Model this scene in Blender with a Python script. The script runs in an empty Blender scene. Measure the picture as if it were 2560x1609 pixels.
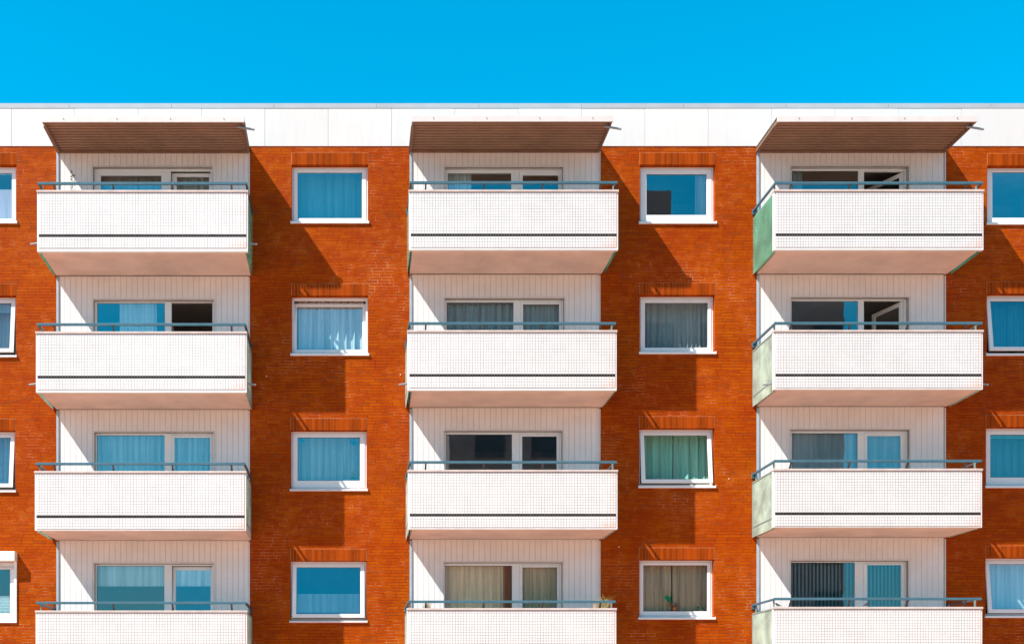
import bpy, bmesh, math, random
from mathutils import Vector, Matrix
R = math.radians
random.seed(7)
SC = bpy.context.scene
C = SC.collection

# ------------------------------------------------------------------ camera, sky, sun, exposure
D = 24.0            # camera to facade, metres
S = 119.6           # photo pixels per metre on the facade plane
EYE = 1.7
VX, VY = 883.0, 1790.0
cam_d = bpy.data.cameras.new('camera')
cam = bpy.data.objects.new('camera', cam_d); C.objects.link(cam)
cam.location = (0, -D, EYE); cam.rotation_euler = (R(90), 0, 0)
cam_d.sensor_width = 36; cam_d.lens = 36 * S * D / 2560
cam_d.shift_x = (1280 - VX) / 2560; cam_d.shift_y = (VY - 804.5) / 2560
cam_d.clip_end = 3000; cam_d.clip_start = 0.1
SC.camera = cam

SUNV = Vector((-1.545, -1.0, 2.29)).normalized()
W = bpy.data.worlds.new("World"); SC.world = W; W.use_nodes = True
wn, wl = W.node_tree.nodes, W.node_tree.links
bg = wn['Background']
sky = wn.new('ShaderNodeTexSky'); sky.sky_type = 'NISHITA'; sky.sun_disc = False
sky.sun_elevation = math.asin(SUNV.z); sky.sun_rotation = math.atan2(SUNV.x, SUNV.y)
sky.dust_density = 0.3; sky.ozone_density = 3.0; sky.air_density = 1.0
SKYTINT = (0.0, 1.62, 1.72, 1)        # deep saturated blue away from the sun
SUNTINT = (0.90, 0.74, 0.68, 1)         # paler sky towards the sun
tint = wn.new('ShaderNodeMix'); tint.data_type = 'RGBA'; tint.blend_type = 'MULTIPLY'
tint.inputs[0].default_value = 1.0; 
vd = wn.new('ShaderNodeVectorMath'); vd.operation = 'DOT_PRODUCT'
wtc = wn.new('ShaderNodeTexCoord'); wl.new(wtc.outputs['Generated'], vd.inputs[0]); vd.inputs[1].default_value = SUNV
mr = wn.new('ShaderNodeMapRange'); mr.interpolation_type = 'SMOOTHSTEP'
mr.inputs['From Min'].default_value = .70; mr.inputs['From Max'].default_value = .92; wl.new(vd.outputs['Value'], mr.inputs['Value'])
tcol = wn.new('ShaderNodeMix'); tcol.data_type = 'RGBA'; wl.new(mr.outputs[0], tcol.inputs[0])
tcol.inputs[6].default_value = SKYTINT; tcol.inputs[7].default_value = SUNTINT; 
sx = wn.new('ShaderNodeSeparateXYZ'); wl.new(wtc.outputs['Generated'], sx.inputs[0])
hz = wn.new('ShaderNodeMapRange'); hz.interpolation_type = 'SMOOTHSTEP'      # greyer haze low over the horizon
hz.inputs['From Min'].default_value = .36; hz.inputs['From Max'].default_value = .02; wl.new(sx.outputs[2], hz.inputs['Value'])
hcol = wn.new('ShaderNodeMix'); hcol.data_type = 'RGBA'; wl.new(hz.outputs[0], hcol.inputs[0])
wl.new(tcol.outputs[2], hcol.inputs[6]); hcol.inputs[7].default_value = (0.26, 0.68, 0.76, 1); wl.new(hcol.outputs[2], tint.inputs[7])
wl.new(sky.outputs[0], tint.inputs[6]); wl.new(tint.outputs[2], bg.inputs[0])
bg.inputs[1].default_value = 0.085

sun_d = bpy.data.lights.new('sun', 'SUN'); sun_d.energy = 5.0; sun_d.angle = R(0.5)
sun_d.color = (1.0, 0.95, 0.88)
sun = bpy.data.objects.new('sun', sun_d); C.objects.link(sun)
sun.rotation_euler = SUNV.to_track_quat('Z', 'Y').to_euler(); sun.location = (-20, -20, 40)
SC.view_settings.view_transform = 'Standard'; SC.view_settings.look = 'None'
SC.view_settings.exposure = 0.88; SC.view_settings.gamma = 1
try:
    SC.cycles.max_bounces = 8; SC.cycles.diffuse_bounces = 4; SC.cycles.transparent_max_bounces = 12
    SC.cycles.use_denoising = True
except Exception: pass

# ------------------------------------------------------------------ coordinates
def PX(px, d=0.0): return (px - VX) * (D - d) / (S * D)          # d = metres out from the facade
def PZ(py, d=0.0): return EYE + (VY - py) * (D - d) / (S * D)

# ------------------------------------------------------------------ materials
MATS = {}
def nodes_mat(name):
    m = bpy.data.materials.new(name); m.use_nodes = True
    n, l = m.node_tree.nodes, m.node_tree.links
    return m, n, l, n['Principled BSDF']
def noise(n, l, vec, scale, detail=3, rough=.55):
    t = n.new('ShaderNodeTexNoise'); t.inputs['Scale'].default_value = scale
    t.inputs['Detail'].default_value = detail; t.inputs['Roughness'].default_value = rough
    if vec is not None: l.new(vec, t.inputs['Vector'])
    return t.outputs['Fac']
def ramp(n, l, fac, stops):
    r = n.new('ShaderNodeValToRGB'); e = r.color_ramp.elements
    while len(e) < len(stops): e.new(.5)
    for i, (p, c) in enumerate(stops):
        e[i].position = p; e[i].color = (*c, 1)
    l.new(fac, r.inputs[0]); return r.outputs[0]
def mix(n, l, fac, a, b, mode='MIX'):
    x = n.new('ShaderNodeMix'); x.data_type = 'RGBA'; x.blend_type = mode
    for s, v in ((0, fac), (6, a), (7, b)):
        if isinstance(v, (int, float)): x.inputs[s].default_value = v
        elif isinstance(v, tuple): x.inputs[s].default_value = (*v, 1) if len(v) == 3 else v
        else: l.new(v, x.inputs[s])
    return x.outputs[2]
def math_(n, l, op, a, b=0.0, clamp=False):
    x = n.new('ShaderNodeMath'); x.operation = op; x.use_clamp = clamp
    for s, v in ((0, a), (1, b)):
        if isinstance(v, (int, float)): x.inputs[s].default_value = v
        else: l.new(v, x.inputs[s])
    return x.outputs[0]
def bump(n, l, b, h, dist=.01, strength=.5):
    x = n.new('ShaderNodeBump'); x.inputs['Distance'].default_value = dist; x.inputs['Strength'].default_value = strength
    l.new(h, x.inputs['Height']); l.new(x.outputs[0], b.inputs['Normal'])
def plain(name, col, rough=.6, var=.12, vscale=3.0, metal=0.0, grime=None, island=False, bmp=0, spec=.35):
    if name in MATS: return MATS[name]
    m, n, l, b = nodes_mat(name)
    tc = n.new('ShaderNodeTexCoord')
    f = noise(n, l, tc.outputs['Object'], vscale, 5)
    lo = tuple(c * (1 - var) for c in col); hi = tuple(min(1, c * (1 + var)) for c in col)
    c = ramp(n, l, f, [(.3, lo), (.7, hi)])
    if grime:
        g = noise(n, l, tc.outputs['Object'], vscale * 4.3, 6, .7)
        g = math_(n, l, 'MULTIPLY', math_(n, l, 'SUBTRACT', g, .58), 6, True)
        c = mix(n, l, math_(n, l, 'MULTIPLY', g, .35), c, grime)
    if island:
        ge = n.new('ShaderNodeNewGeometry')
        c2 = ramp(n, l, ge.outputs['Random Per Island'], [(0, tuple(x * .62 for x in col)), (1, tuple(x * 1.35 for x in col))])
        c = mix(n, l, .7, c, c2)
    l.new(c, b.inputs['Base Color']); b.inputs['Roughness'].default_value = rough
    b.inputs['Metallic'].default_value = metal; b.inputs['Specular IOR Level'].default_value = spec
    if bmp: bump(n, l, b, noise(n, l, tc.outputs['Object'], 40, 4), bmp, .6)
    MATS[name] = m; return m

def brick_material():
    m, n, l, b = nodes_mat('glazed_orange_brick')
    tc = n.new('ShaderNodeTexCoord'); sp = n.new('ShaderNodeSeparateXYZ'); l.new(tc.outputs['Object'], sp.inputs[0])
    u = math_(n, l, 'ADD', sp.outputs[0], sp.outputs[1])
    # a wild bond: every course shifted by its own amount
    course = math_(n, l, 'FLOOR', math_(n, l, 'DIVIDE', sp.outputs[2], .0625))
    wn_ = n.new('ShaderNodeTexWhiteNoise'); wn_.noise_dimensions = '1D'; l.new(course, wn_.inputs['W'])
    u = math_(n, l, 'ADD', u, math_(n, l, 'MULTIPLY', wn_.outputs['Value'], .25))
    cb = n.new('ShaderNodeCombineXYZ'); l.new(u, cb.inputs[0]); l.new(sp.outputs[2], cb.inputs[1])
    def bt(w, ms):
        t = n.new('ShaderNodeTexBrick'); t.offset = 0; t.squash = 1
        t.inputs['Scale'].default_value = 1; t.inputs['Brick Width'].default_value = w
        t.inputs['Row Height'].default_value = .0625; t.inputs['Mortar Size'].default_value = ms
        t.inputs['Mortar Smooth'].default_value = .25
        t.inputs['Color1'].default_value = (0, 0, 0, 1); t.inputs['Color2'].default_value = (1, 1, 1, 1)
        t.inputs['Mortar'].default_value = (.5, .5, .5, 1)
        l.new(cb.outputs[0], t.inputs['Vector']); return t
    t = bt(.25, .0042)
    mort = t.outputs['Fac']
    P = tc.outputs['Object']
    big = noise(n, l, P, .55, 4, .6)
    mpx = n.new('ShaderNodeMapping'); mpx.inputs['Scale'].default_value = (1.0, 1.0, 14.0); l.new(P, mpx.inputs[0])
    streak = noise(n, l, mpx.outputs[0], 1.6, 4, .65)
    mid = noise(n, l, P, 2.6, 5, .65)
    per = t.outputs['Color']
    k = math_(n, l, 'ADD', math_(n, l, 'MULTIPLY', per, .20), math_(n, l, 'ADD', math_(n, l, 'MULTIPLY', mid, .60), math_(n, l, 'MULTIPLY', streak, .55)))
    k = math_(n, l, 'ADD', k, math_(n, l, 'MULTIPLY', math_(n, l, 'SUBTRACT', big, .5), .6))
    col = ramp(n, l, k, [(.28, (.215, .022, .002)), (.48, (.305, .036, .0012)), (.66, (.345, .050, .0008)), (.92, (.42, .080, .0006))])
    # odd burnt bricks
    burnt = math_(n, l, 'MULTIPLY', math_(n, l, 'GREATER_THAN', per, .94), .30)
    col = mix(n, l, burnt, col, (.12, .018, .010))
    # mortar: pale in some patches, dark in others
    mk = noise(n, l, P, .8, 5, .62)
    mk2 = noise(n, l, P, 6, 3, .6)
    mm = math_(n, l, 'ADD', math_(n, l, 'MULTIPLY', mk, .6), math_(n, l, 'MULTIPLY', mk2, .4))
    mcol = ramp(n, l, mm, [(.38, (.075, .018, .005)), (.49, (.17, .040, .009)), (.55, (.38, .13, .05)), (.64, (.56, .29, .15))])
    col = mix(n, l, mort, col, mcol)
    # lime bloom streaks
    mp2 = n.new('ShaderNodeMapping'); mp2.inputs['Scale'].default_value = (3.2, 1, .35); l.new(P, mp2.inputs[0])
    bl = noise(n, l, mp2.outputs[0], 1.1, 5, .6)
    bl = math_(n, l, 'MULTIPLY', math_(n, l, 'SUBTRACT', bl, .60), 3.0, True)
    col = mix(n, l, math_(n, l, 'MULTIPLY', bl, .28), col, (.30, .09, .06))
    l.new(col, b.inputs['Base Color']); b.inputs['Roughness'].default_value = .6; b.inputs['Specular IOR Level'].default_value = .04
    h = math_(n, l, 'ADD', math_(n, l, 'MULTIPLY', mort, -1.0), math_(n, l, 'MULTIPLY', noise(n, l, P, 28, 4), .35))
    h = math_(n, l, 'ADD', h, math_(n, l, 'MULTIPLY', per, .35))
    bump(n, l, b, h, .004, .8)
    return m

def tile_material(pitch, w, hgt, seed):
    m, n, l, b = nodes_mat('white_mosaic_tile')
    tc = n.new('ShaderNodeTexCoord'); sp = n.new('ShaderNodeSeparateXYZ'); l.new(tc.outputs['Object'], sp.inputs[0])
    P = tc.outputs['Object']
    cb = n.new('ShaderNodeCombineXYZ'); l.new(sp.outputs[0], cb.inputs[0]); l.new(sp.outputs[2], cb.inputs[1])
    t = n.new('ShaderNodeTexBrick'); t.offset = 0; t.squash = 1
    for k, v in (('Scale', 1), ('Brick Width', pitch), ('Row Height', pitch), ('Mortar Size', .0036), ('Mortar Smooth', .1)):
        t.inputs[k].default_value = v
    t.inputs['Color1'].default_value = (.755, .75, .74, 1); t.inputs['Color2'].default_value = (.70, .695, .685, 1)
    l.new(cb.outputs[0], t.inputs['Vector'])
    off = n.new('ShaderNodeMapping'); off.inputs['Location'].default_value = (seed * 3.7, 0, seed * 1.3); l.new(P, off.inputs[0])
    # grout lines come and go: filled pale in places, dark elsewhere
    gk = noise(n, l, off.outputs[0], 1.7, 5, .65)
    g = ramp(n, l, gk, [(.30, (.42, .39, .37)), (.50, (.30, .27, .25)), (.70, (.18, .16, .15))])
    # rust: near the right edge, the bottom corners and below the coping
    rn = noise(n, l, off.outputs[0], 9, 5, .7)
    er = math_(n, l, 'MULTIPLY', math_(n, l, 'SUBTRACT', sp.outputs[0], w - .55), 1.7, True)
    eb = math_(n, l, 'MULTIPLY', math_(n, l, 'SUBTRACT', .22, sp.outputs[2]), 3.5, True)
    et = math_(n, l, 'MULTIPLY', math_(n, l, 'SUBTRACT', sp.outputs[2], hgt - .15), 3.0, True)
    ed = math_(n, l, 'ADD', math_(n, l, 'ADD', er, math_(n, l, 'MULTIPLY', eb, .75)), math_(n, l, 'MULTIPLY', et, .5))
    ru = math_(n, l, 'MULTIPLY', math_(n, l, 'SUBTRACT', math_(n, l, 'MULTIPLY', ed, rn), .30), 2.6, True)
    g = mix(n, l, ru, g, (.42, .10, .035))
    col = mix(n, l, t.outputs['Fac'], t.outputs['Color'], g)
    wa = noise(n, l, off.outputs[0], 1.1, 4, .6)
    col = mix(n, l, math_(n, l, 'MULTIPLY', math_(n, l, 'SUBTRACT', wa, .52), .25, True), col, (.66, .62, .58), 'MULTIPLY')
    col = mix(n, l, math_(n, l, 'MULTIPLY', math_(n, l, 'MULTIPLY', ru, ru), .30), col, (.62, .30, .16))
    l.new(col, b.inputs['Base Color']); b.inputs['Roughness'].default_value = .32
    bump(n, l, b, math_(n, l, 'MULTIPLY', t.outputs['Fac'], -1), .002, .6)
    return m

def glass_material(name, gloss, tintc, rough=0.0, diff=0.0, dcol=(.6, .7, .6)):
    if name in MATS: return MATS[name]
    m = bpy.data.materials.new(name); m.use_nodes = True
    n, l = m.node_tree.nodes, m.node_tree.links
    n.remove(n['Principled BSDF']); out = n['Material Output']
    tr = n.new('ShaderNodeBsdfTransparent'); tr.inputs[0].default_value = (*tintc, 1)
    gl = n.new('ShaderNodeBsdfGlossy'); gl.inputs['Roughness'].default_value = rough
    gl.inputs[0].default_value = (.92, .97, 1, 1)
    fr = n.new('ShaderNodeFresnel'); fr.inputs['IOR'].default_value = 1.5
    fac = math_(n, l, 'ADD', fr.outputs[0], gloss, True)
    mx = n.new('ShaderNodeMixShader'); l.new(fac, mx.inputs[0]); l.new(tr.outputs[0], mx.inputs[1]); l.new(gl.outputs[0], mx.inputs[2])
    last = mx.outputs[0]
    # faint waviness of old panes
    tc = n.new('ShaderNodeTexCoord'); nz = noise(n, l, tc.outputs['Object'], 1.3, 2)
    bp = n.new('ShaderNodeBump'); bp.inputs['Distance'].default_value = .004; bp.inputs['Strength'].default_value = .18
    l.new(nz, bp.inputs['Height']); l.new(bp.outputs[0], gl.inputs['Normal'])
    if diff:
        df = n.new('ShaderNodeBsdfDiffuse'); tl = n.new('ShaderNodeBsdfTranslucent')
        dn = noise(n, l, tc.outputs['Object'], 2.5, 5, .6)
        dc = ramp(n, l, dn, [(.35, tuple(c * .72 for c in dcol)), (.65, dcol)])
        l.new(dc, df.inputs[0]); l.new(dc, tl.inputs[0])
        m2 = n.new('ShaderNodeMixShader'); m2.inputs[0].default_value = .35
        l.new(df.outputs[0], m2.inputs[1]); l.new(tl.outputs[0], m2.inputs[2])
        m3 = n.new('ShaderNodeMixShader')
        df_f = math_(n, l, 'MULTIPLY', math_(n, l, 'ADD', dn, .5), diff, True)
        l.new(df_f, m3.inputs[0]); l.new(last, m3.inputs[1]); l.new(m2.outputs[0], m3.inputs[2]); last = m3.outputs[0]
    l.new(last, out.inputs[0]); MATS[name] = m; return m

BRICK = brick_material()
WHITE = plain('white_window_frame', (.80, .80, .79), .35, .04, 2, grime=(.45, .42, .38))
CLAD = plain('white_painted_boards', (.76, .735, .72), .5, .05, 2, grime=(.5, .45, .42), island=False)
def streaked(name, col, dirt, amount, sx=5.0, sz=.55):
    m, n, l, b = nodes_mat(name)
    tc = n.new('ShaderNodeTexCoord'); mp = n.new('ShaderNodeMapping'); mp.inputs['Scale'].default_value = (sx, 1, sz)
    l.new(tc.outputs['Object'], mp.inputs[0])
    a = noise(n, l, mp.outputs[0], 1.4, 6, .65); g2 = noise(n, l, tc.outputs['Object'], .9, 4, .6)
    f = math_(n, l, 'MULTIPLY', math_(n, l, 'SUBTRACT', math_(n, l, 'ADD', math_(n, l, 'MULTIPLY', a, .65), math_(n, l, 'MULTIPLY', g2, .35)), .50), 4.0, True)
    ge = n.new('ShaderNodeNewGeometry')
    c0 = ramp(n, l, ge.outputs['Random Per Island'], [(0, tuple(c * .955 for c in col)), (1, col)])
    l.new(mix(n, l, math_(n, l, 'MULTIPLY', f, amount), c0, dirt), b.inputs['Base Color'])
    b.inputs['Roughness'].default_value = .6; b.inputs['Specular IOR Level'].default_value = .2
    return m
PARA = streaked('white_fascia_board', (.66, .655, .64), (.50, .48, .44), .38)
FLASH = plain('zinc_flashing', (.38, .42, .45), .45, .08, 2)
SOFF = plain('painted_concrete_soffit', (.66, .52, .455), .8, .13, 1.6, grime=(.40, .28, .22), bmp=.003)
EDGEW = plain('white_painted_edge', (.72, .71, .69), .5, .08, 4, grime=(.42, .2, .12))
COPE = plain('pinkish_stone_coping', (.54, .46, .42), .6, .12, 5, grime=(.3, .26, .24))
RAIL = plain('blue_grey_handrail_paint', (.055, .135, .18), .4, .10, 5)
POST = plain('dark_brown_steel', (.075, .065, .07), .5, .15, 6)
SPOUT = plain('galvanised_drain_pipe', (.24, .28, .31), .4, .1, 6)
DARKT = plain('black_mosaic_tile', (.014, .013, .013), .8, .25, 9, island=True)
BROWN = plain('brown_corrugated_sheet', (.27, .17, .115), .6, .14, 2.2, grime=(.16, .08, .05))
BROWND = plain('brown_canopy_beam', (.20, .12, .085), .6, .15, 4)
TRIM = plain('blue_grey_corner_trim', (.33, .42, .48), .5, .08, 4)
TRIMW = plain('white_corner_trim', (.64, .60, .575), .5, .06, 4)
LINT = plain('soldier_course_brick', (.30, .047, .002), .8, .2, 5, island=True, spec=.03)
MORT = plain('pale_mortar', (.46, .22, .11), .9, .3, 9, spec=.03)
DARKJ = plain('dark_joint', (.06, .035, .025), .9, .2, 6)
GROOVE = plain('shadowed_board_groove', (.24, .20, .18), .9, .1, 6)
ROOM = plain('room_plaster', (.34, .30, .27), .9, .1, 2)
ALU = plain('weathered_sill_metal', (.66, .62, .60), .4, .1, 5, grime=(.35, .28, .25))
GRN = plain('green_grey_glass_frame', (.20, .27, .25), .5, .12, 6)
G_BLUE = glass_material('window_glass', .17, (.80, .94, .96))
G_MID = glass_material('window_glass_plain', .19, (.84, .9, .9))
G_LOW = glass_material('window_glass_dim', .02, (.94, .95, .94))
G_CLEAR = glass_material('green_side_glass', .04, (.62, .95, .82), .0, .26, (.36, .88, .64))
G_FROST = glass_material('frosted_side_glass', .05, (.60, .80, .70), .05, .50, (.82, .96, .84))
def cloth(name, col, trans=.25):
    if name in MATS: return MATS[name]
    m = bpy.data.materials.new(name); m.use_nodes = True
    n, l = m.node_tree.nodes, m.node_tree.links
    n.remove(n['Principled BSDF'])
    df = n.new('ShaderNodeBsdfDiffuse'); tl = n.new('ShaderNodeBsdfTranslucent')
    tc = n.new('ShaderNodeTexCoord'); mp = n.new('ShaderNodeMapping'); mp.inputs['Scale'].default_value = (14, 1, .5)
    l.new(tc.outputs['Object'], mp.inputs[0])
    c = ramp(n, l, noise(n, l, mp.outputs[0], 1, 4), [(.32, tuple(x * .62 for x in col)), (.68, col)])  # fold shading put into the cloth colour as darker upright streaks
    l.new(c, df.inputs[0]); l.new(c, tl.inputs[0])
    mx = n.new('ShaderNodeMixShader'); mx.inputs[0].default_value = trans
    l.new(df.outputs[0], mx.inputs[1]); l.new(tl.outputs[0], mx.inputs[2]); l.new(mx.outputs[0], n['Material Output'].inputs[0])
    MATS[name] = m; return m

# ------------------------------------------------------------------ mesh helpers
def box(bm, x0, x1, y0, y1, z0, z1):
    if x1 < x0: x0, x1 = x1, x0
    if y1 < y0: y0, y1 = y1, y0
    if z1 < z0: z0, z1 = z1, z0
    v = [bm.verts.new(p) for p in ((x0,y0,z0),(x1,y0,z0),(x1,y1,z0),(x0,y1,z0),(x0,y0,z1),(x1,y0,z1),(x1,y1,z1),(x0,y1,z1))]
    for f in ((3,2,1,0),(4,5,6,7),(0,1,5,4),(1,2,6,5),(2,3,7,6),(3,0,4,7)):
        bm.faces.new([v[i] for i in f])
def quad(bm, *pts):
    return bm.faces.new([bm.verts.new(p) for p in pts])
def ring(bm, x0, x1, z0, z1, X0, X1, Z0, Z1, y0, y1):
    """rectangular frame: outer x0..x1,z0..z1, opening X0..X1,Z0..Z1"""
    box(bm, x0, X0, y0, y1, z0, z1); box(bm, X1, x1, y0, y1, z0, z1)
    box(bm, X0, X1, y0, y1, Z1, z1); box(bm, X0, X1, y0, y1, z0, Z0)
def tube(bm, pts, r, seg=8, cap=True):
    rings = []
    for i, p in enumerate(pts):
        p = Vector(p)
        a = Vector(pts[max(i-1, 0)]); b_ = Vector(pts[min(i+1, len(pts)-1)])
        t = (b_ - a).normalized(); up = Vector((0, 0, 1)) if abs(t.z) < .9 else Vector((1, 0, 0))
        s = t.cross(up).normalized(); u = s.cross(t)
        rr = r[i] if isinstance(r, (list, tuple)) else r
        rings.append([bm.verts.new(p + (s * math.cos(2*math.pi*k/seg) + u * math.sin(2*math.pi*k/seg)) * rr) for k in range(seg)])
    for a, b_ in zip(rings, rings[1:]):
        for k in range(seg): bm.faces.new((a[k], a[(k+1) % seg], b_[(k+1) % seg], b_[k]))
    if cap: bm.faces.new(rings[0][::-1]); bm.faces.new(rings[-1])
def bar(bm, a, b_, w, h):
    """rectangular bar from a to b_, w wide (horizontal), h high"""
    a, b_ = Vector(a), Vector(b_); t = (b_ - a).normalized()
    up = Vector((0, 0, 1)) if abs(t.z) < .95 else Vector((0, 1, 0))
    s = t.cross(up).normalized() * w / 2; u = s.normalized().cross(t) * h / 2
    v = [bm.verts.new(p + i * s + j * u) for p in (a, b_) for i, j in ((-1,-1),(1,-1),(1,1),(-1,1))]
    for f in ((3,2,1,0),(4,5,6,7),(0,1,5,4),(1,2,6,5),(2,3,7,6),(3,0,4,7)): bm.faces.new([v[i] for i in f])
def obj(name, bm, mat, parent=None, origin=(0, 0, 0), bevel=0, smooth=False, label=None):
    bmesh.ops.recalc_face_normals(bm, faces=bm.faces)
    o_ = Vector(origin)
    if o_.length: bmesh.ops.translate(bm, vec=-o_, verts=bm.verts)
    me = bpy.data.meshes.new(name); bm.to_mesh(me); bm.free()
    if smooth:
        for p in me.polygons: p.use_smooth = True
    me.materials.append(mat)
    o = bpy.data.objects.new(name, me); C.objects.link(o); o.location = o_
    if parent:
        o.parent = parent; o.matrix_parent_inverse = Matrix.Translation(parent_world(parent)).inverted()
    if bevel:
        b = o.modifiers.new('bevel', 'BEVEL'); b.width = bevel; b.segments = 2; b.limit_method = 'ANGLE'
    if label: o['label'] = label
    return o
def parent_world(p):
    v = Vector(p.location)
    return v if p.parent is None else v
def empty(name, loc):
    o = bpy.data.objects.new(name, None); C.objects.link(o); o.location = loc; o.empty_display_size = .3; return o
def tag(o, label, cat, group=None):
    o['label'] = label; o['category'] = cat
    if group: o['group'] = group
    return o
NB = bmesh.new

# ------------------------------------------------------------------ setting
def paving():
    m, n, l, b = nodes_mat('red_clay_paving')
    tc = n.new('ShaderNodeTexCoord')
    t = n.new('ShaderNodeTexBrick'); t.inputs['Scale'].default_value = 1
    t.inputs['Brick Width'].default_value = .2; t.inputs['Row Height'].default_value = .1; t.inputs['Mortar Size'].default_value = .004
    t.inputs['Color1'].default_value = (.56, .29, .18, 1); t.inputs['Color2'].default_value = (.48, .23, .145, 1)
    t.inputs['Mortar'].default_value = (.3, .22, .18, 1)
    l.new(tc.outputs['Object'], t.inputs['Vector'])
    l.new(mix(n, l, .3, t.outputs['Color'], ramp(n, l, noise(n, l, tc.outputs['Object'], .4, 5), [(.3, (.42, .215, .14)), (.7, (.58, .32, .21))])), b.inputs['Base Color'])
    b.inputs['Roughness'].default_value = .85; return m
bm = NB(); quad(bm, (-900, -900, 0), (900, -900, 0), (900, 900, 0), (-900, 900, 0))
g = obj('ground', bm, paving()); g['kind'] = 'structure'

# ------------------------------------------------------------------ measured layout (photo pixels on the facade plane)
COLS = {  # bay edges
    'left': (141.4, 625.0), 'mid': (1023.5, 1501.0), 'right': (1891.0, 2364.0)}
SOFF_Y = {'left': (379, 690, 1023.5, 1350, 1679), 'mid': (377, 686, 1018.5, 1347, 1676), 'right': (376, 686, 1016, 1342.5, 1671)}
PANEL = {  # x0, x1, coping top  (image pixels on the front plane)
    'left': ((92.7, 620, 476), (89.7, 617, 829), (87, 615.6, 1177), (89, 618, 1525)),
    'mid': ((1022.5, 1545.7, 475.2), (1019, 1542, 825.5), (1020, 1544, 1174), (1017.6, 1541, 1519)),
    'right': ((1934.5, 2459, 474.5), (1934, 2457.5, 825), (1933, 2455.5, 1171), (1933, 2456, 1516))}
BWIN = {  # surround x0,x1,top ; pane x0,x1,top ; door pane x0,x1,top ; state
    'left': ((232.6, 530, 418, 252, 403, 439, 440, 521, 447, 'tilt'), (234, 534, 750, 243, 412, 757, 431, 531, 756, 'gone'),
             (236, 534, 1080, 242, 411, 1087, 436, 525, 1093, 'shut'), (236, 534, 1408, 242, 410.6, 1413, 438, 525.5, 1422, 'tilt')),
    'mid': ((1112, 1407, 419, 1120, 1278, 433, 1307, 1396, 438, 'shut'), (1112, 1410, 746, 1117, 1283.5, 755.5, 1308, 1398, 760, 'shut'),
            (1111, 1406, 1077, 1115, 1280, 1085, 1305.5, 1392, 1090, 'shut'), (1110, 1406, 1405, 1113, 1280, 1413, 1306, 1393, 1417, 'shut')),
    'right': ((1977, 2271, 417, 1980, 2145.5, 427, 2164, 2263, 428, 'open'), (1978, 2271, 744, 1979, 2145, 752, 2164, 2262, 751, 'open'),
              (1976, 2273, 1074, 1980, 2144, 1082, 2168, 2252, 1089, 'shut'), (1977, 2270, 1401, 1977, 2137, 1405, 2168, 2254, 1411, 'shut'))}
# brick wall windows: opening x0,y0,x1,y1 ; pane x0,y0,x1,y1 ; state ; glass
WINS = {
    'L1': (-150, 412, 41, 558, -136, 433, 30, 547, 'shut', 'blue'), 'L2': (-150, 739, 40, 892, -138, 766, 26, 867, 'hung', 'blue'),
    'L3': (-152, 1076, 38, 1229, -138, 1098, 24, 1199, 'hung', 'blue'), 'L4': (-150, 1402, 42, 1556, -136, 1424, 29, 1533, 'shut', 'blue'),
    'A1': (729, 412, 920, 558, 744, 432, 905, 546, 'shut', 'blue'), 'A2': (729, 739, 920, 888, 742, 765, 906, 875, 'tilt', 'blue'),
    'A3': (727, 1075, 917, 1226, 744, 1093, 900, 1201, 'shut', 'blue'), 'A4': (726, 1401, 916, 1554, 743, 1419, 899, 1522, 'hung', 'blue'),
    'B1': (1599.5, 412, 1788, 559, 1616, 436, 1766, 538, 'shut', 'mid'), 'B2': (1599.5, 737, 1787, 884, 1612, 757, 1769, 869, 'shut', 'mid'),
    'B3': (1598, 1070, 1786, 1218, 1614, 1093, 1762, 1190, 'hung', 'low'), 'B4': (1598, 1398, 1785, 1546, 1608, 1412, 1767.6, 1527, 'shut', 'low'),
    'R1': (2468, 414, 2657, 561, 2480, 431, 2643, 545, 'shut', 'mid'), 'R2': (2467, 734, 2656, 888, 2474, 760, 2640, 858, 'hung', 'mid'),
    'R3': (2465, 1067, 2654, 1218, 2475, 1086, 2640, 1193, 'shut', 'blue'), 'R4': (2464, 1393, 2654, 1542, 2476, 1415, 2641, 1513, 'hung', 'blue')}
GL = {'blue': G_BLUE, 'mid': G_MID, 'low': G_LOW}

B = empty('apartment_building', (0, 0, 0))
tag(B, 'orange brick apartment block with three columns of white tiled balconies under a white parapet', 'building')
XL, XR = -14.5, 22.5
ZTOP = PZ(366)

# ---- brick wall with real openings
bm = NB()
holes = []
for k, w in WINS.items(): holes.append((PX(w[0]), PX(w[2]), PZ(w[3]), PZ(w[1]), .30))
for c, (a, b_) in COLS.items(): holes.append((PX(a), PX(b_), 0.0, PZ(SOFF_Y[c][0] - 14), .03))
xs = sorted({XL, XR, *[h[0] for h in holes], *[h[1] for h in holes]})
zs = sorted({0.0, ZTOP, *[h[2] for h in holes], *[h[3] for h in holes if h[3] <= ZTOP]})
vc = {}
def V(x, z, y=0.0):
    k = (round(x, 5), round(y, 5), round(z, 5))
    if k not in vc: vc[k] = bm.verts.new((x, y, z))
    return vc[k]
for xa, xb in zip(xs, xs[1:]):
    for za, zb in zip(zs, zs[1:]):
        cx, cz = (xa+xb)/2, (za+zb)/2
        if any(h[0] < cx < h[1] and h[2] < cz < h[3] for h in holes): continue
        if xb - xa < 1e-4 or zb - za < 1e-4: continue
        bm.faces.new((V(xa, za), V(xb, za), V(xb, zb), V(xa, zb)))
for x0, x1, z0, z1, dp in holes:
    for p, q in (((x0, z0), (x0, z1)), ((x1, z1), (x1, z0)), ((x0, z1), (x1, z1)), ((x1, z0), (x0, z0))):
        quad(bm, (p[0], 0, p[1]), (q[0], 0, q[1]), (q[0], dp, q[1]), (p[0], dp, p[1]))
for x in (XL, XR): quad(bm, (x, 0, 0), (x, 12, 0), (x, 12, ZTOP), (x, 0, ZTOP))
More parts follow.
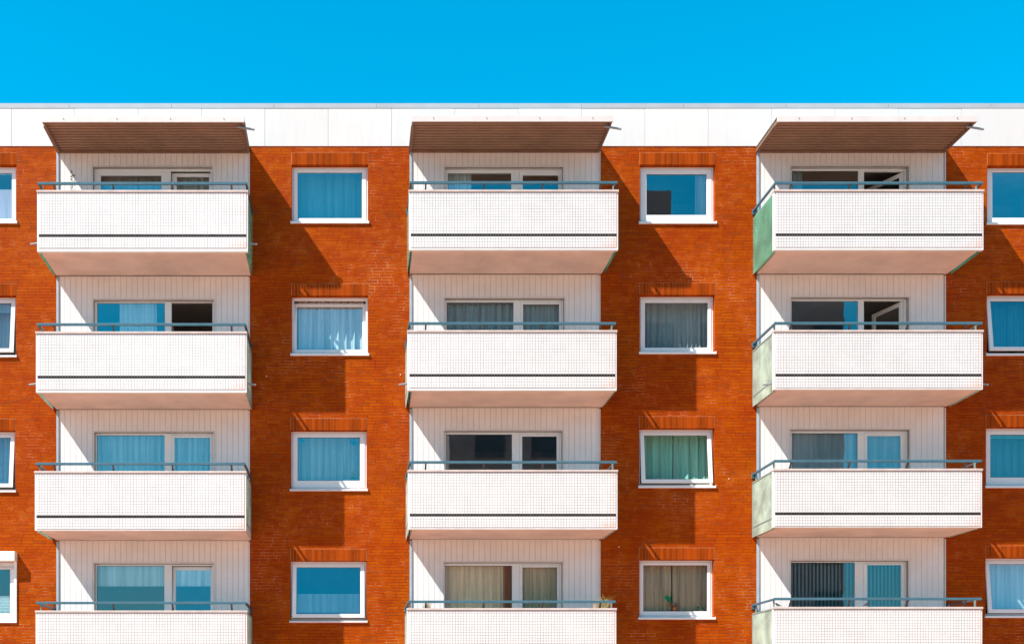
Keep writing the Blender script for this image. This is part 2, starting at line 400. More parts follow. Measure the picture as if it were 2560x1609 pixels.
quad(bm, (XL, 12, 0), (XR, 12, 0), (XR, 12, ZTOP), (XL, 12, ZTOP))
me = bpy.data.meshes.new('brick_wall'); bm.to_mesh(me); bm.free(); me.materials.append(BRICK)
o = bpy.data.objects.new('brick_wall', me); C.objects.link(o); o.parent = B

# ---- white parapet band, seams, flashing, roof
bm = NB(); step = 158.3; x = 29 - step * 13
while PX(x) < XR:
    a, b_ = max(PX(x) + .0028, XL), min(PX(x + step) - .0028, XR)
    j = random.uniform(-.0012, .0012)
    if b_ > a: box(bm, a, b_, -.012 + j, .02, PZ(366), PZ(271))
    x += step
for yy in (PZ(366) + .0,): pass
obj('parapet_panels', bm, PARA, B, bevel=.002)
bm = NB(); box(bm, XL, XR, -.002, 12, PZ(366) + .003, PZ(264)); obj('roof', bm, GROOVE, B)
bm = NB(); x = 173 - 256 * 8
while PX(x) < XR:
    a, b_ = max(PX(x) + .003, XL), min(PX(x + 256) - .003, XR)
    if b_ > a:
        box(bm, a, b_, -.016, .30, PZ(271), PZ(259.5)); box(bm, a, b_, -.019, -.016, PZ(271) - .004, PZ(271) + .008)
    x += 256
obj('roof_flashing', bm, FLASH, B, bevel=.003)

# ---- windows in the brick wall
def room(parent, x0, x1, z0, z1, depth=2.4, y0=.31):
    bm = NB()
    quad(bm, (x0, y0, z0), (x1, y0, z0), (x1, depth, z0), (x0, depth, z0))
    quad(bm, (x0, y0, z1), (x1, y0, z1), (x1, depth, z1), (x0, depth, z1))
    quad(bm, (x0, y0, z0), (x0, y0, z1), (x0, depth, z1), (x0, depth, z0))
    quad(bm, (x1, y0, z0), (x1, y0, z1), (x1, depth, z1), (x1, depth, z0))
    quad(bm, (x0, depth, z0), (x1, depth, z0), (x1, depth, z1), (x0, depth, z1))
    obj('room_interior', bm, ROOM, parent)
def lintel(x0, x1, zb, n=25):
    bm = NB(); h = .245; w = (x1 - x0) / n
    for i in range(n):
        j = random.uniform(-.0015, .0015)
        box(bm, x0 + i*w + .0034, x0 + (i+1)*w - .0034, -.010 + j, .10, zb - .001, zb + h)
    box(bm, x0 - .012, x0 - .004, -.004, .02, zb, zb + h)
    o = obj('soldier_course', bm, LINT, B, bevel=.002)
    bm = NB(); box(bm, x0 - .006, x1 + .006, -.004, .02, zb + .001, zb + h + .006); obj('mortar_bed', bm, MORT, o)
for k, (ox0, oy0, ox1, oy1, px0, py0, px1, py1, st, gl) in WINS.items():
    x0, x1, z0, z1 = PX(ox0), PX(ox1), PZ(oy1), PZ(oy0)
    rc = .115                                             # reveal depth
    sillh = .045
    fz0 = z0 + sillh
    X0, X1, Z1, Z0 = PX(px0, -rc), PX(px1, -rc), PZ(py0, -rc), PZ(py1, -rc)
    bm = NB()
    if k == 'L4':
        rc = -.03; ring(bm, x0 - .03, x1 + .005, z0, z1, x0 + .05, x1 - .05, z0 + .05, z1 - .02, rc, .05); rc = .02
    else:
        ring(bm, x0 + .001, x1 - .001, fz0, z1 - .001, x0 + .045, x1 - .045, fz0 + .045, z1 - .05, rc, rc + .07)
    lab = {'L4': 'window with a projecting white roller shutter box', 'A2': 'window tilted inward at the top'}.get(k)
    if st == 'hung': lab = 'window pushed outward at the bottom'
    wf = obj('window', bm, WHITE, B, bevel=.004, label=lab)
    # sash
    sx0, sx1, sz0, sz1 = x0 + .040, x1 - .040, fz0 + .040, z1 - .045
    if k == 'L4': sx0, sx1, sz0, sz1 = x0 + .055, x1 - .055, z0 + .055, z1 - .10
    yS = rc - .012
    M = Matrix.Identity(4)
    if st == 'hung':
        M = Matrix.Translation((0, yS, sz1)) @ Matrix.Rotation(-R(7.5), 4, 'X') @ Matrix.Translation((0, -yS, -sz1))
        # pane was measured on the swung sash
        Z0 = sz0 + .075; Z1 = sz1 - .075
        X0 = sx0 + .085; X1 = sx1 - .085
    if st == 'tilt':
        sz1 -= .02; M = Matrix.Translation((0, yS, sz0)) @ Matrix.Rotation(-R(8), 4, 'X') @ Matrix.Translation((0, -yS, -sz0))
        Z0 = sz0 + .075; Z1 = sz1 - .07
    bm = NB(); ring(bm, sx0, sx1, sz0, sz1, X0, X1, Z0, Z1, yS, yS + .05); bm.transform(M)
    obj('sash', bm, WHITE, wf, bevel=.004)
    bm = NB(); quad(bm, (X0, yS + .02, Z0), (X1, yS + .02, Z0), (X1, yS + .02, Z1), (X0, yS + .02, Z1)); bm.transform(M)
    obj('pane', bm, GL[gl], wf)
    bm = NB(); ring(bm, X0 - .002, X1 + .002, Z0 - .002, Z1 + .002, X0 + .007, X1 - .007, Z0 + .007, Z1 - .007, yS + .012, yS + .019); bm.transform(M)
    obj('gasket', bm, POST, wf)
    if k != 'L4':
        bm = NB(); box(bm, x0 - .018, x1 + .018, -.035, rc + .01, z0 - .012, z0 + .030)
        box(bm, x0 - .024, x0 - .018, -.040, .0, z0 - .014, z0 + .045); box(bm, x1 + .018, x1 + .024, -.040, .0, z0 - .014, z0 + .045)
        obj('sill', bm, ALU if k in ('L2', 'L3', 'A4', 'A3') else WHITE, wf, bevel=.003)
    else:
        bm = NB(); box(bm, x0 - .03, x1 + .012, -.19, .02, PZ(1404), PZ(1380)); obj('shutter_box', bm, WHITE, wf, bevel=.012)
        bm = NB(); box(bm, x0 + .02, x1 - .05, -.025, .0, z1 - .11, z1 - .03); box(bm, x0 + .02, x1 - .05, -.015, .01, z1 - .17, z1 - .12); obj('shutter_slat', bm, ALU, wf, bevel=.004)
    room(wf, x0 - .3, x1 + .3, z0 - .6, z1 + .25)
    if k != 'L4': lintel(x0, x1, z1)

for px, py in ((1001, 936), (666, 940), (1547, 1366), (1822, 1196)):
    bm = NB(); tube(bm, [(PX(px), .005, PZ(py)), (PX(px), -.012, PZ(py))], .011, 8); obj('wall_anchor', bm, WHITE, B)
# ---- balcony bays: cladding, glazing, balconies, canopies
SP = 14.0 / S
for col, (ex0, ex1) in COLS.items():
    cx0, cx1 = PX(ex0), PX(ex1)
    for r in range(4):
        ytop, ybot = SOFF_Y[col][r], SOFF_Y[col][r + 1]
        ztop, zslab = PZ(ytop), PZ(ybot)
        if r == 0: ztop += .0
        zfl = zslab + .16
        w0, w1, wt, p0, p1, pt, d0, d1, dt, st = BWIN[col][r]
        ax, bx, az = PX(w0), PX(w1), PZ(wt)
        # boards
        bm = NB(); x = cx0 + .055; gap = .005
        zt2 = ztop - (.0 if r else -.02)
        while x < cx1 - .03:
            xe = min(x + SP, cx1 - .028)
            if xe - x > .02:
                j = random.uniform(-.001, .001)
                segs = [(x, xe, zfl, zt2)]
                if xe > ax and x < bx:
                    segs = [(x, xe, az, zt2)]
                    if x < ax: segs.append((x, ax, zfl, az))
                    if xe > bx: segs.append((bx, xe, zfl, az))
                for a, b_, za, zb in segs:
                    if b_ - a > .006: box(bm, a + gap/2 * (a == x), b_ - gap/2, -.002 + j, .02, za, zb)
            x += SP
        cl = obj('cladding_boards', bm, CLAD, B)
        bm = NB()
        hw = (ax, bx, az)
        box(bm, cx0, ax, .012, .029, zfl, zt2); box(bm, bx, cx1, .012, .029, zfl, zt2); box(bm, ax, bx, .012, .029, az, zt2)
        obj('board_backing', bm, GROOVE, cl)
        bm = NB(); box(bm, cx0 + .004, cx0 + .052, -.030, .011, zslab, zt2 - .03)
        obj('corner_trim', bm, TRIM, cl, bevel=.003)
        bm = NB(); box(bm, cx1 - .027, cx1 - .002, -.022, .011, zslab, zt2 - .03)
        obj('corner_trim', bm, TRIMW, cl, bevel=.003)
        # glazing front
        rc = .075
        X0, X1, Z1 = PX(p0, -rc), PX(p1, -rc), PZ(pt, -rc)
        Dx0, Dx1, Dz = PX(d0, -rc), PX(d1, -rc), PZ(dt, -rc)
        zsill = zfl + .55
        bm = NB()
        fx0, fx1, fz = ax + .004, bx - .004, az - .004
        ym, yb = rc, rc + .06
        mull = (X1 + Dx0) / 2
        mw = .045 if st != 'gone' else .06
        if st == 'shut': mw = .05
        box(bm, fx0, X0, ym, yb, zfl, fz); box(bm, X0, X1, ym, yb, Z1, fz); box(bm, X0, X1, ym, yb, zfl, zsill)
        box(bm, X1, mull + mw, ym, yb, zfl, fz)
        dj = fx1 - .035 if st in ('shut', 'tilt') else max(Dx1, fx1 - .05)
        if st in ('gone', 'open'): dj = Dx1
        box(bm, dj, fx1, ym, yb, zfl, fz)
        zdt = fz - .03 if st in ('shut', 'tilt') else Dz
        box(bm, mull + mw, dj, ym, yb, zdt, fz)
        bwf = obj('balcony_window', bm, WHITE, B, bevel=.004,
                  label={'gone': 'balcony window with the door wide open', 'open': 'balcony window with the door swung open inward', 'tilt': 'balcony window with the door tilted'}.get(st))
        bm = NB()  # architrave around the opening
        t = .028
        box(bm, ax - t, ax, -.012, .07, zfl, az + t); box(bm, bx, bx + t, -.012, .07, zfl, az + t); box(bm, ax, bx, -.012, .07, az, az + t)
        obj('surround', bm, TRIMW, bwf, bevel=.003)
        gm = {('left', 0): G_MID, ('mid', 1): G_LOW, ('mid', 3): G_LOW, ('mid', 2): G_MID}.get((col, r), G_BLUE)
        bm = NB(); quad(bm, (X0, ym + .02, zsill), (X1, ym + .02, zsill), (X1, ym + .02, Z1), (X0, ym + .02, Z1))
        obj('pane', bm, gm, bwf)
        bm = NB(); ring(bm, X0 - .002, X1 + .002, zsill, Z1 + .002, X0 + .008, X1 - .008, zsill + .01, Z1 - .008, ym + .012, ym + .019)
        obj('gasket', bm, POST, bwf)
        # door leaf
        lx0, lx1, lz0, lz1 = mull + mw + .003, dj - .003, zfl + .02, zdt - .004
        yd = ym - .004
        if st in ('shut', 'tilt', 'open'):
            if st == 'open':
                M = Matrix.Translation((lx1, yd + .05, 0)) @ Matrix.Rotation(-R(62 if r == 0 else 72), 4, 'Z') @ Matrix.Translation((-lx1, -yd - .05, 0))
                q0, q1, q2 = lx0 + .08, lx1 - .08, lz1 - .08
            else:
                M = Matrix.Identity(4); q0, q1, q2 = Dx0, Dx1, Dz
                if st == 'tilt':
                    M = Matrix.Translation((0, yd, lz0)) @ Matrix.Rotation(-R(3), 4, 'X') @ Matrix.Translation((0, -yd, -lz0))
                    q2 = lz1 - .07
            bm = NB(); ring(bm, lx0, lx1, lz0, lz1, q0, q1, lz0 + .1, q2, yd, yd + .05); bm.transform(M)
            obj('door', bm, WHITE, bwf, bevel=.004)
            bm = NB(); quad(bm, (q0, yd + .02, lz0 + .1), (q1, yd + .02, lz0 + .1), (q1, yd + .02, q2), (q0, yd + .02, q2)); bm.transform(M)
            obj('door_pane', bm, gm, bwf)
        room(bwf, cx0 + .1, cx1 - .1, zfl + .0, ztop - .08, 3.6, .137)
        # ------------------------------- balcony
        q0, q1, cy = PANEL[col][r]
        dF = 1.25
        a, b_ = PX(q0, dF), PX(q1, dF); zc = PZ(cy, dF)
        zb = zslab + .002
        bm = NB(); box(bm, cx0 + .002, cx1 + .02, -1.17, -.034, zslab, zslab + .16)
        bal = obj('balcony', bm, SOFF, B, bevel=.006)
        bm = NB(); box(bm, a, b_, -dF, -1.172, zb, zc - .045)
        obj('front_panel', bm, EDGEW, bal, bevel=.006)
        e = .034; tw = b_ - a - 2*e; n = 75; pitch = tw / n
        rows = int((zc - .050 - zb - .02) / pitch); th = rows * pitch; tz = zc - .048 - th
        bm = NB(); box(bm, a + e, b_ - e, -dF - .006, -dF + .01, tz, tz + th)
        obj('tile_field', bm, tile_material(pitch, tw, th, hash((col, r)) % 17 if False else (list(COLS).index(col)*4 + r)), bal, origin=(a + e, -dF, tz))
        bm = NB()
        for i in range(n):
            box(bm, a + e + i*pitch + .0028, a + e + (i+1)*pitch - .0028, -dF - .009, -dF, tz + 4*pitch + .0035, tz + 5*pitch - .0035)
        obj('black_tile_band', bm, DARKT, bal)
        bm = NB(); box(bm, a - .008, b_ + .008, -dF - .022, -1.150, zc - .042, zc)
        obj('coping', bm, COPE, bal, bevel=.005)
        # handrail: front rail and two returns to the wall
        zr = PZ({'left': (456, 808, 1156, 1503), 'mid': (454, 805.5, 1152, 1500), 'right': (455, 805, 1149, 1493)}[col][r], 1.24) - .024
        ra, rb = a + .035, b_ - .035
        bm = NB(); box(bm, ra - .02, rb + .02, -1.262, -1.218, zr - .024, zr + .024)
        hr = obj('handrail', bm, RAIL, bal, bevel=.004)
        for xx in (ra, rb):
            bm = NB(); box(bm, xx - .02, xx + .02, -1.216, -.02, zr - .024, zr + .016)
            box(bm, xx - .035, xx + .035, -.02, -.003, zr - .09, zr + .02)
            obj('side_rail', bm, RAIL if xx == ra else POST, bal, bevel=.003)
        for i in range(4):
            base = {'left': (137, 284, 432, 579), 'mid': (1064, 1209, 1356, 1500), 'right': (1975.5, 2122, 2267, 2412)}[col][i]
            xx = PX(base, 1.18)
            bm = NB(); bar(bm, (xx, -1.235, zr - .02), (xx, -1.10, zc - .03), .034, .02); bar(bm, (xx, -1.10, zc - .02), (xx, -1.125, zc - .38), .034, .02)
            obj('post', bm, POST, bal)
        # side screens
        for sgn, xx in ((-1, a + .022), (1, b_ - .022)):
            zt, zl = PZ(PANEL[col][r][2], dF) - .03, zslab - .005
            y0, y1 = -1.165, .0
            bm = NB(); box(bm, xx - .004, xx + .004, y0 + .03, -.012, zl, zt)
            clear = (r == 0)
            obj('side_glass', bm, G_CLEAR if clear else G_FROST, bal)
            bm = NB(); t = .035
            for yy in (-1.10, -.10):
                box(bm, xx + sgn*(-.045) - .012, xx + sgn*(-.045) + .012, yy - .015, yy + .015, zl + .05, zr)
            if not clear:
                box(bm, xx - .012, xx + .012, y0 + .02, -.014, zt - .015, zt + .012)
                box(bm, xx - .010, xx + .010, y0 + .02, -.014, zslab + .19, zslab + .215)
                box(bm, xx - .012, xx + .012, -.034, -.012, zl - .002, zt - .02)
            obj('glass_frame', bm, GRN, bal)
        # drain spouts
        sp = {('left', 0): (-1, 1), ('left', 1): (-1, 1), ('mid', 1): (-1,), ('right', 1): (-1, 1), ('mid', 0): ()}.get((col, r), ())
        for s_ in sp:
            xs_ = (a - .0) if s_ < 0 else (b_ + .0); zz = PZ(606 if r == 0 else 957, 1.15)
            bm = NB(); tube(bm, [(xs_ - s_*.12, -1.13, zz + .01), (xs_ + s_*.17, -1.13, zz - .03)], .018, 10)
            obj('drain_spout', bm, SPOUT, bal, smooth=False)
    # ------------------------------- canopy over the top balcony
    fr = {'left': (105, 610, 290), 'mid': (1031, 1532, 288.5), 'right': (1945, 2443, 289)}[col]
    a, b_ = PX(fr[0], 1.25), PX(fr[1], 1.25); zt = PZ(fr[2], 1.25); zb = zt - .122
    bm = NB(); box(bm, a - .01, b_ + .01, -1.25, -1.222, zb, zt); 
    cano = obj('canopy', bm, TRIMW, B, bevel=.004)
    bm = NB(); nr = 11; L = 1.20; zz = zb + .035; prof = []
    for i in range(nr):
        y = -1.222 + i * L / nr; w = L / nr
        prof += [(y, zz), (y + .30*w, zz - .006), (y + .62*w, zz), (y + .64*w, zz + .08), (y + .95*w, zz + .08)]
    prof.append((-.004, zz))
    for (ya, za), (yb_, zb_) in zip(prof, prof[1:]): quad(bm, (a, ya, za), (b_, ya, za), (b_, yb_, zb_), (a, yb_, zb_))
    obj('corrugated_sheet', bm, BROWN, cano)
    bm = NB(); box(bm, a, b_, -1.222, -.004, zz + .085, zz + .095); obj('canopy_roof', bm, FLASH, cano)
    for xx, ww in ((a, .05), (b_ - .05, .05)):
        bm = NB(); box(bm, xx, xx + ww, -1.220, -.005, zb - .002, zz + .028)
        box(bm, xx + (-.02 if xx == a else .02), xx + ww + (-.0 if xx == a else .0), -1.1, -.006, zb - .012, zb - .004)
        obj('side_beam', bm, BROWND, cano, bevel=.003)
    bm = NB(); box(bm, a + .04, b_ - .04, -.06, -.005, zb - .012, zz - .002); obj('wall_plate', bm, BROWND, cano)
    for i in range(4):
        xx = a + (b_ - a) * (.105 + i * .265)
        bm = NB(); tube(bm, [(xx, -1.25, zt - .055), (xx, -1.262, zt - .055)], .008, 8); obj('bolt', bm, POST, cano)
    bm = NB(); tube(bm, [(b_ - .14, -1.10, zb - .02), (b_ + .20, -1.12, zb - .085)], .021, 10); obj('drain_spout', bm, SPOUT, cano)

# ------------------------------------------------------------------ curtains and blinds (each hangs on its own)
def fold_sheet(x0, x1, z0, z1, y, amp=.034, wl=.10, seed=0, gather=0.0):
    rnd = random.Random(seed); n = max(24, int((x1 - x0) / .010)); m = 6
    ph = [rnd.uniform(0, 6.3) for _ in range(4)]; fq = [1, 1.7 + rnd.random()*.4, .43, 2.9]
    am = [.95, .5, .45, .2]
    bm = NB(); rows = []
    for j in range(m + 1):
        v = j / m; row = []
        for i in range(n + 1):
            u = i / n; x = x0 + (x1 - x0) * u
            s = sum(a * math.sin(2*math.pi*f*x/wl + p + .5*v*math.sin(x*9+p)) for a, f, p in zip(am, fq, ph))
            row.append(bm.verts.new((x, y + amp * s * (.55 + .45*(1-v)), z0 + (z1 - z0) * v)))
        rows.append(row)
    for a, b_ in zip(rows, rows[1:]):
        for i in range(n): bm.faces.new((a[i], a[i+1], b_[i+1], b_[i]))
    return bm
def pleat_sheet(x0, x1, z0, z1, y, pitch=.03):
    bm = NB(); n = max(2, int((z1 - z0) / pitch)); prev = None
    for i in range(2*n + 1):
        z = z0 + (z1 - z0) * i / (2*n); yy = y + (.008 if i % 2 else -.008)
        cur = (bm.verts.new((x0, yy, z)), bm.verts.new((x1, yy, z)))
        if prev: bm.faces.new((prev[0], prev[1], cur[1], cur[0]))
        prev = cur
    box(bm, x0, x1, y - .012, y + .012, z1, z1 + .018)
    return bm
SHEER = cloth('white_sheer_cloth', (.84, .87, .87), .05)
LACE = cloth('white_lace_cloth', (.62, .70, .70), .1)
GREYC = cloth('grey_blue_curtain_cloth', (.56, .70, .72), .05)
BEIGE = cloth('beige_curtain_cloth', (.97, .83, .60), .04)
GREENC = cloth('sea_green_curtain_cloth', (.30, .74, .60), .05)
SLATE = cloth('slate_vertical_blind_cloth', (.62, .76, .76), .1)
LILAC = cloth('lilac_blind_cloth', (.78, .62, .72), .1)
BLUEC = cloth('blue_curtain_cloth', (.20, .50, .60), .05)
PALE = cloth('pale_blue_panel_cloth', (.22, .46, .50), .1)
GC = 'curtains and blinds behind the windows'
def hang(name, bm, mat, label, cat='curtain', smooth=True):
    o = obj(name, bm, mat, None, smooth=smooth); tag(o, label, cat, GC); return o
seedn = [0]
def curt(px0, px1, py0, py1, mat, label, kind='fold', d=-.21, name='curtain', cat='curtain', **kw):
    seedn[0] += 1
    x0, x1, z1, z0 = PX(px0, d), PX(px1, d), PZ(py0, d), PZ(py1, d)
    if kind == 'fold': bm = fold_sheet(x0, x1, z0, z1, -d, seed=seedn[0], **kw); sm = True
    elif kind == 'pleat': bm = pleat_sheet(x0, x1, z0, z1, -d, **kw); sm = False
    elif kind == 'flat':
        bm = NB(); box(bm, x0, x1, -d, -d + .006, z0, z1); box(bm, x0, x1, -d - .006, -d + .012, z0 - .02, z0); sm = False
    elif kind == 'slats':
        bm = NB(); sm = False; x = x0
        while x < x1: bar(bm, (x, -d, z0), (x + .001, -d, z1), .004, .08) if False else None; quad(bm, (x, -d - .026, z0), (x + .058, -d + .020, z0), (x + .058, -d + .020, z1), (x, -d - .026, z1)); x += .078
    return hang(name, bm, mat, label, cat, sm)
E = 5
def w_(k): w = WINS[k]; return w[4] - E, w[6] + E, w[5] - E - 6, w[7] + E + 6
x0, x1, y0, y1 = w_('L1'); curt(x0, x1, 474, y1, LILAC, 'plain lilac blind over the lower part of the topmost left edge window', 'flat', d=-.17, name='window_blind', cat='blind')
curt(x0, x1, 425, 438, SHEER, 'thin white rolled blind at the head of the topmost left edge window', 'pleat', d=-.165, name='window_blind', cat='blind')
x0, x1, y0, y1 = w_('L2'); curt(x0, x1, 755, 780, SHEER, 'short pale roller blind at the top of the left edge window, second from top', 'flat', d=-.21, name='window_blind', cat='blind')
curt(x0, x1, 755, y1, SHEER, 'plain pale blue panel curtain in the left edge window, second from top', 'flat', d=-.46)
x0, x1, y0, y1 = w_('L3'); curt(x0, x1, y0, y1, SHEER, 'white folded curtain in the left edge window, third from top', wl=.16, d=-.42)
x0, x1, y0, y1 = w_('L4'); curt(x0, x1, 1491, y1, SHEER, 'white pleated blind over the lower half of the window under the shutter box', 'pleat', d=-.14, name='window_blind', cat='blind')
x0, x1, y0, y1 = w_('A1')
for a, b_, q in ((x0, 813.5, 'left'), (814.5, 890.5, 'middle'), (891.5, x1, 'narrow right')):
    curt(a, b_, y0, y1, PALE, f'{q} pale blue flat panel in the topmost window between left and middle balconies', 'flat', d=-.50 - .01 * (q == 'middle'), name='panel_curtain')
x0, x1, y0, y1 = w_('A2'); curt(x0, x1, y0, y1, SHEER, 'white sheer curtain in the tilted window between left and middle balconies', wl=.17, d=-.33)
x0, x1, y0, y1 = w_('A3'); curt(x0, x1, y0, y1, SHEER, 'white patterned net curtain above the window figurine, third from top', wl=.14, d=-.42)
x0, x1, y0, y1 = w_('A4'); curt(x0, x1, 1486, 1530, SHEER, 'white pleated blind over the lower third of a blue window left of the middle balconies', 'pleat', d=-.135, name='window_blind', cat='blind', pitch=.022)
x0, x1, y0, y1 = w_('B1'); curt(1738, 1765, y0, y1, SHEER, 'narrow white curtain drawn to the right of the dark topmost window', wl=.09)
x0, x1, y0, y1 = w_('B2'); curt(x0, x1, y0, y1, GREYC, 'grey blue pleated curtain in the second window right of the middle balconies', wl=.085, amp=.03, d=-.42)
x0, x1, y0, y1 = w_('B3'); curt(x0, 1681, y0, y1, GREENC, 'sea green curtain, left half of the pair in the outward hung window', wl=.2, d=-.42)
curt(1684, x1 + 4, y0, y1, GREENC, 'sea green curtain, right half of the pair in the outward hung window', wl=.2, d=-.42)
x0, x1, y0, y1 = w_('B4'); curt(x0, 1678, y0, y1, BEIGE, 'beige curtain left of the gap, behind the terracotta vase', wl=.13, amp=.032, d=-.36)
curt(1681, x1, y0, y1, BEIGE, 'beige curtain right of the gap, above the small figurine', wl=.13, amp=.032, d=-.36)
x0, x1, y0, y1 = w_('R2'); curt(x0, x1, y0, y1, BLUEC, 'blue folded curtain in the right edge window, second from top', wl=.13, d=-.42)
x0, x1, y0, y1 = w_('R3'); curt(x0, x1, 1098, y1, BLUEC, 'blue folded curtain in the right edge window, third from top', wl=.15, d=-.5)
curt(x0, x1, y0, 1094, GREENC, 'turquoise roller blind strip at the head of the right edge window', 'flat', d=-.18, name='window_blind', cat='blind')
x0, x1, y0, y1 = w_('R4'); curt(x0, x1, y0, y1, SHEER, 'plain pale curtain panel in the lowest right edge window', 'flat', d=-.36)
def bz(c, r): return SOFF_Y[c][r + 1] - 60
curt(300, 392, 752, bz('left', 1), SHEER, 'white sheer curtain in the middle of the balcony pane beside the black open door', wl=.14)
curt(240, 412, 1082, bz('left', 2), LACE, 'white lace curtain in the wide pane of the left column, third balcony down', wl=.12)
curt(434, 528, 1088, bz('left', 2) + 20, LACE, 'white lace curtain in the door of the left column, third balcony down', wl=.12)
curt(240, 412, 1410, 1462, SHEER, 'half lowered pale roller blind in the wide pane of the lowest left balcony', 'flat', name='window_blind', cat='blind')
curt(436, 527, 1418, 1462, SHEER, 'half lowered pale roller blind in the door of the lowest left balcony', 'flat', name='window_blind', cat='blind')
curt(250, 345, 435, bz('left', 0), GREYC, 'dim grey flat panel at the left of the topmost left balcony pane', 'flat', d=-.3, name='panel_curtain')
curt(347, 404, 435, bz('left', 0), GREYC, 'dim grey flat panel at the right of the topmost left balcony pane', 'flat', d=-.32, name='panel_curtain')
curt(438, 524, 440, bz('left', 0), GREYC, 'dim grey cloth behind the tilted door of the topmost left balcony', d=-.34, wl=.2)
curt(1119, 1178, 430, bz('mid', 0), SHEER, 'pale striped curtain at the left of the topmost middle balcony pane', wl=.07, amp=.028)
curt(1115, 1286, 750, bz('mid', 1), GREYC, 'grey green pleated curtain in the wide pane of the middle column, second balcony', wl=.15, amp=.035)
curt(1305, 1400, 755, bz('mid', 1), GREYC, 'grey green pleated curtain in the door of the middle column, second balcony', wl=.15, amp=.035)
curt(1111, 1258, 1408, bz('mid', 3), BEIGE, 'wide beige curtain behind the lowest middle balcony pane', wl=.18, amp=.03)
TERRA = cloth('rust_orange_curtain_cloth', (.55, .26, .14), .2)
curt(1259, 1283, 1408, bz('mid', 3), TERRA, 'narrow rust brown curtain edge beside the frame of the lowest middle balcony pane', wl=.06)
curt(1303, 1396, 1412, bz('mid', 3), BEIGE, 'beige curtain in the door of the lowest middle balcony', wl=.15, amp=.03)
curt(1978, 2005, 422, bz('right', 0), GREYC, 'dim grey curtain gathered at the left of the topmost right balcony pane', wl=.08)
curt(1976, 2147, 1078, bz('right', 2), SHEER, 'pale sheer curtain in the wide pane of the right column, third balcony', wl=.3, amp=.018)
curt(2164, 2256, 1084, bz('right', 2), SHEER, 'pale sheer curtain in the door of the right column, third balcony', wl=.22)
curt(1976, 2139, 1402, bz('right', 3), SLATE, 'slate vertical slat blind in the wide pane of the lowest right balcony', 'slats', name='vertical_blind', cat='blind')
curt(2165, 2258, 1406, bz('right', 3), BLUEC, 'blue vertical slat blind in the door of the lowest right balcony', 'slats', name='vertical_blind', cat='blind')

# ------------------------------------------------------------------ small things
def lathe(bm, cx, cy, prof, seg=16):
    rings = [[bm.verts.new((cx + r*math.cos(2*math.pi*k/seg), cy + r*math.sin(2*math.pi*k/seg), z)) for k in range(seg)] for r, z in prof]
    for a, b_ in zip(rings, rings[1:]):
        for k in range(seg): bm.faces.new((a[k], a[(k+1) % seg], b_[(k+1) % seg], b_[k]))
    bm.faces.new(rings[0][::-1]); bm.faces.new(rings[-1])
def blade(bm, base, h, lean, ang, w=.006, n=6, droop=1.0):
    bx, by, bz_ = base; prev = None
    for i in range(n + 1):
        t = i / n; out = lean * t * t; z = bz_ + h * (t - .35*droop*t*t*t)
        x = bx + math.cos(ang) * out; y = by + math.sin(ang) * out
        ww = w * (1 - .85*t)
        cur = (bm.verts.new((x - ww/2, y, z)), bm.verts.new((x + ww/2, y + .001, z)))
        if prev: bm.faces.new((prev[0], prev[1], cur[1], cur[0]))
        prev = cur
POT = plain('terracotta_pot', (.45, .16, .07), .6, .1, 6)
def grass_pot(px, py_cope, spread, h, nb, cols, label, seed, wl=.12):
    """pot hangs inside the parapet, blades rise above the coping"""
    rnd = random.Random(seed); d = 1.0
    x = PX(px, d); zc = PZ(py_cope, 1.25)
    t = empty('potted_grass', (x, -d, zc - .28)); tag(t, label, 'plant')
    bm = NB(); lathe(bm, x, -d, [(.07, zc - .30), (.095, zc - .12), (.105, zc - .12), (.105, zc - .10), (.09, zc - .10)]); obj('pot', bm, POT, t, smooth=False)
    k = max(1, nb // len(cols))
    for ci, cmat in enumerate(cols):
        bm = NB()
        for i in range(k):
            ang = rnd.uniform(0, 2*math.pi); sp_ = rnd.uniform(.2, 1) * spread
            blade(bm, (x + rnd.uniform(-.06, .06), -d + rnd.uniform(-.05, .05), zc - .10), h * rnd.uniform(.65, 1.1), sp_, ang, .009, 8, rnd.uniform(.6, 1.3))
        obj('blades', bm, cmat, t)
    return t
STRAW = plain('dry_straw_blade', (.62, .42, .14), .7, .3, 9)
DSTR = plain('dark_dry_stem', (.16, .10, .06), .7, .3, 9)
GREENB = plain('yellow_green_blade', (.30, .45, .06), .6, .3, 9)
PINKB = plain('pale_pink_blade', (.72, .48, .38), .6, .2, 9)
grass_pot(1068, 1519, .12, .36, 48, [STRAW, DSTR], 'dry straw coloured grass tuft behind the left end of the lowest middle balcony parapet', 3)
grass_pot(1512, 1519, .27, .50, 64, [GREENB, STRAW, PINKB], 'arching green and pink grass clump at the right end of the lowest middle balcony parapet', 5)
grass_pot(1490, 1519, .07, .42, 30, [PINKB, STRAW], 'pale upright grass tuft beside the arching clump on the lowest middle balcony', 8)
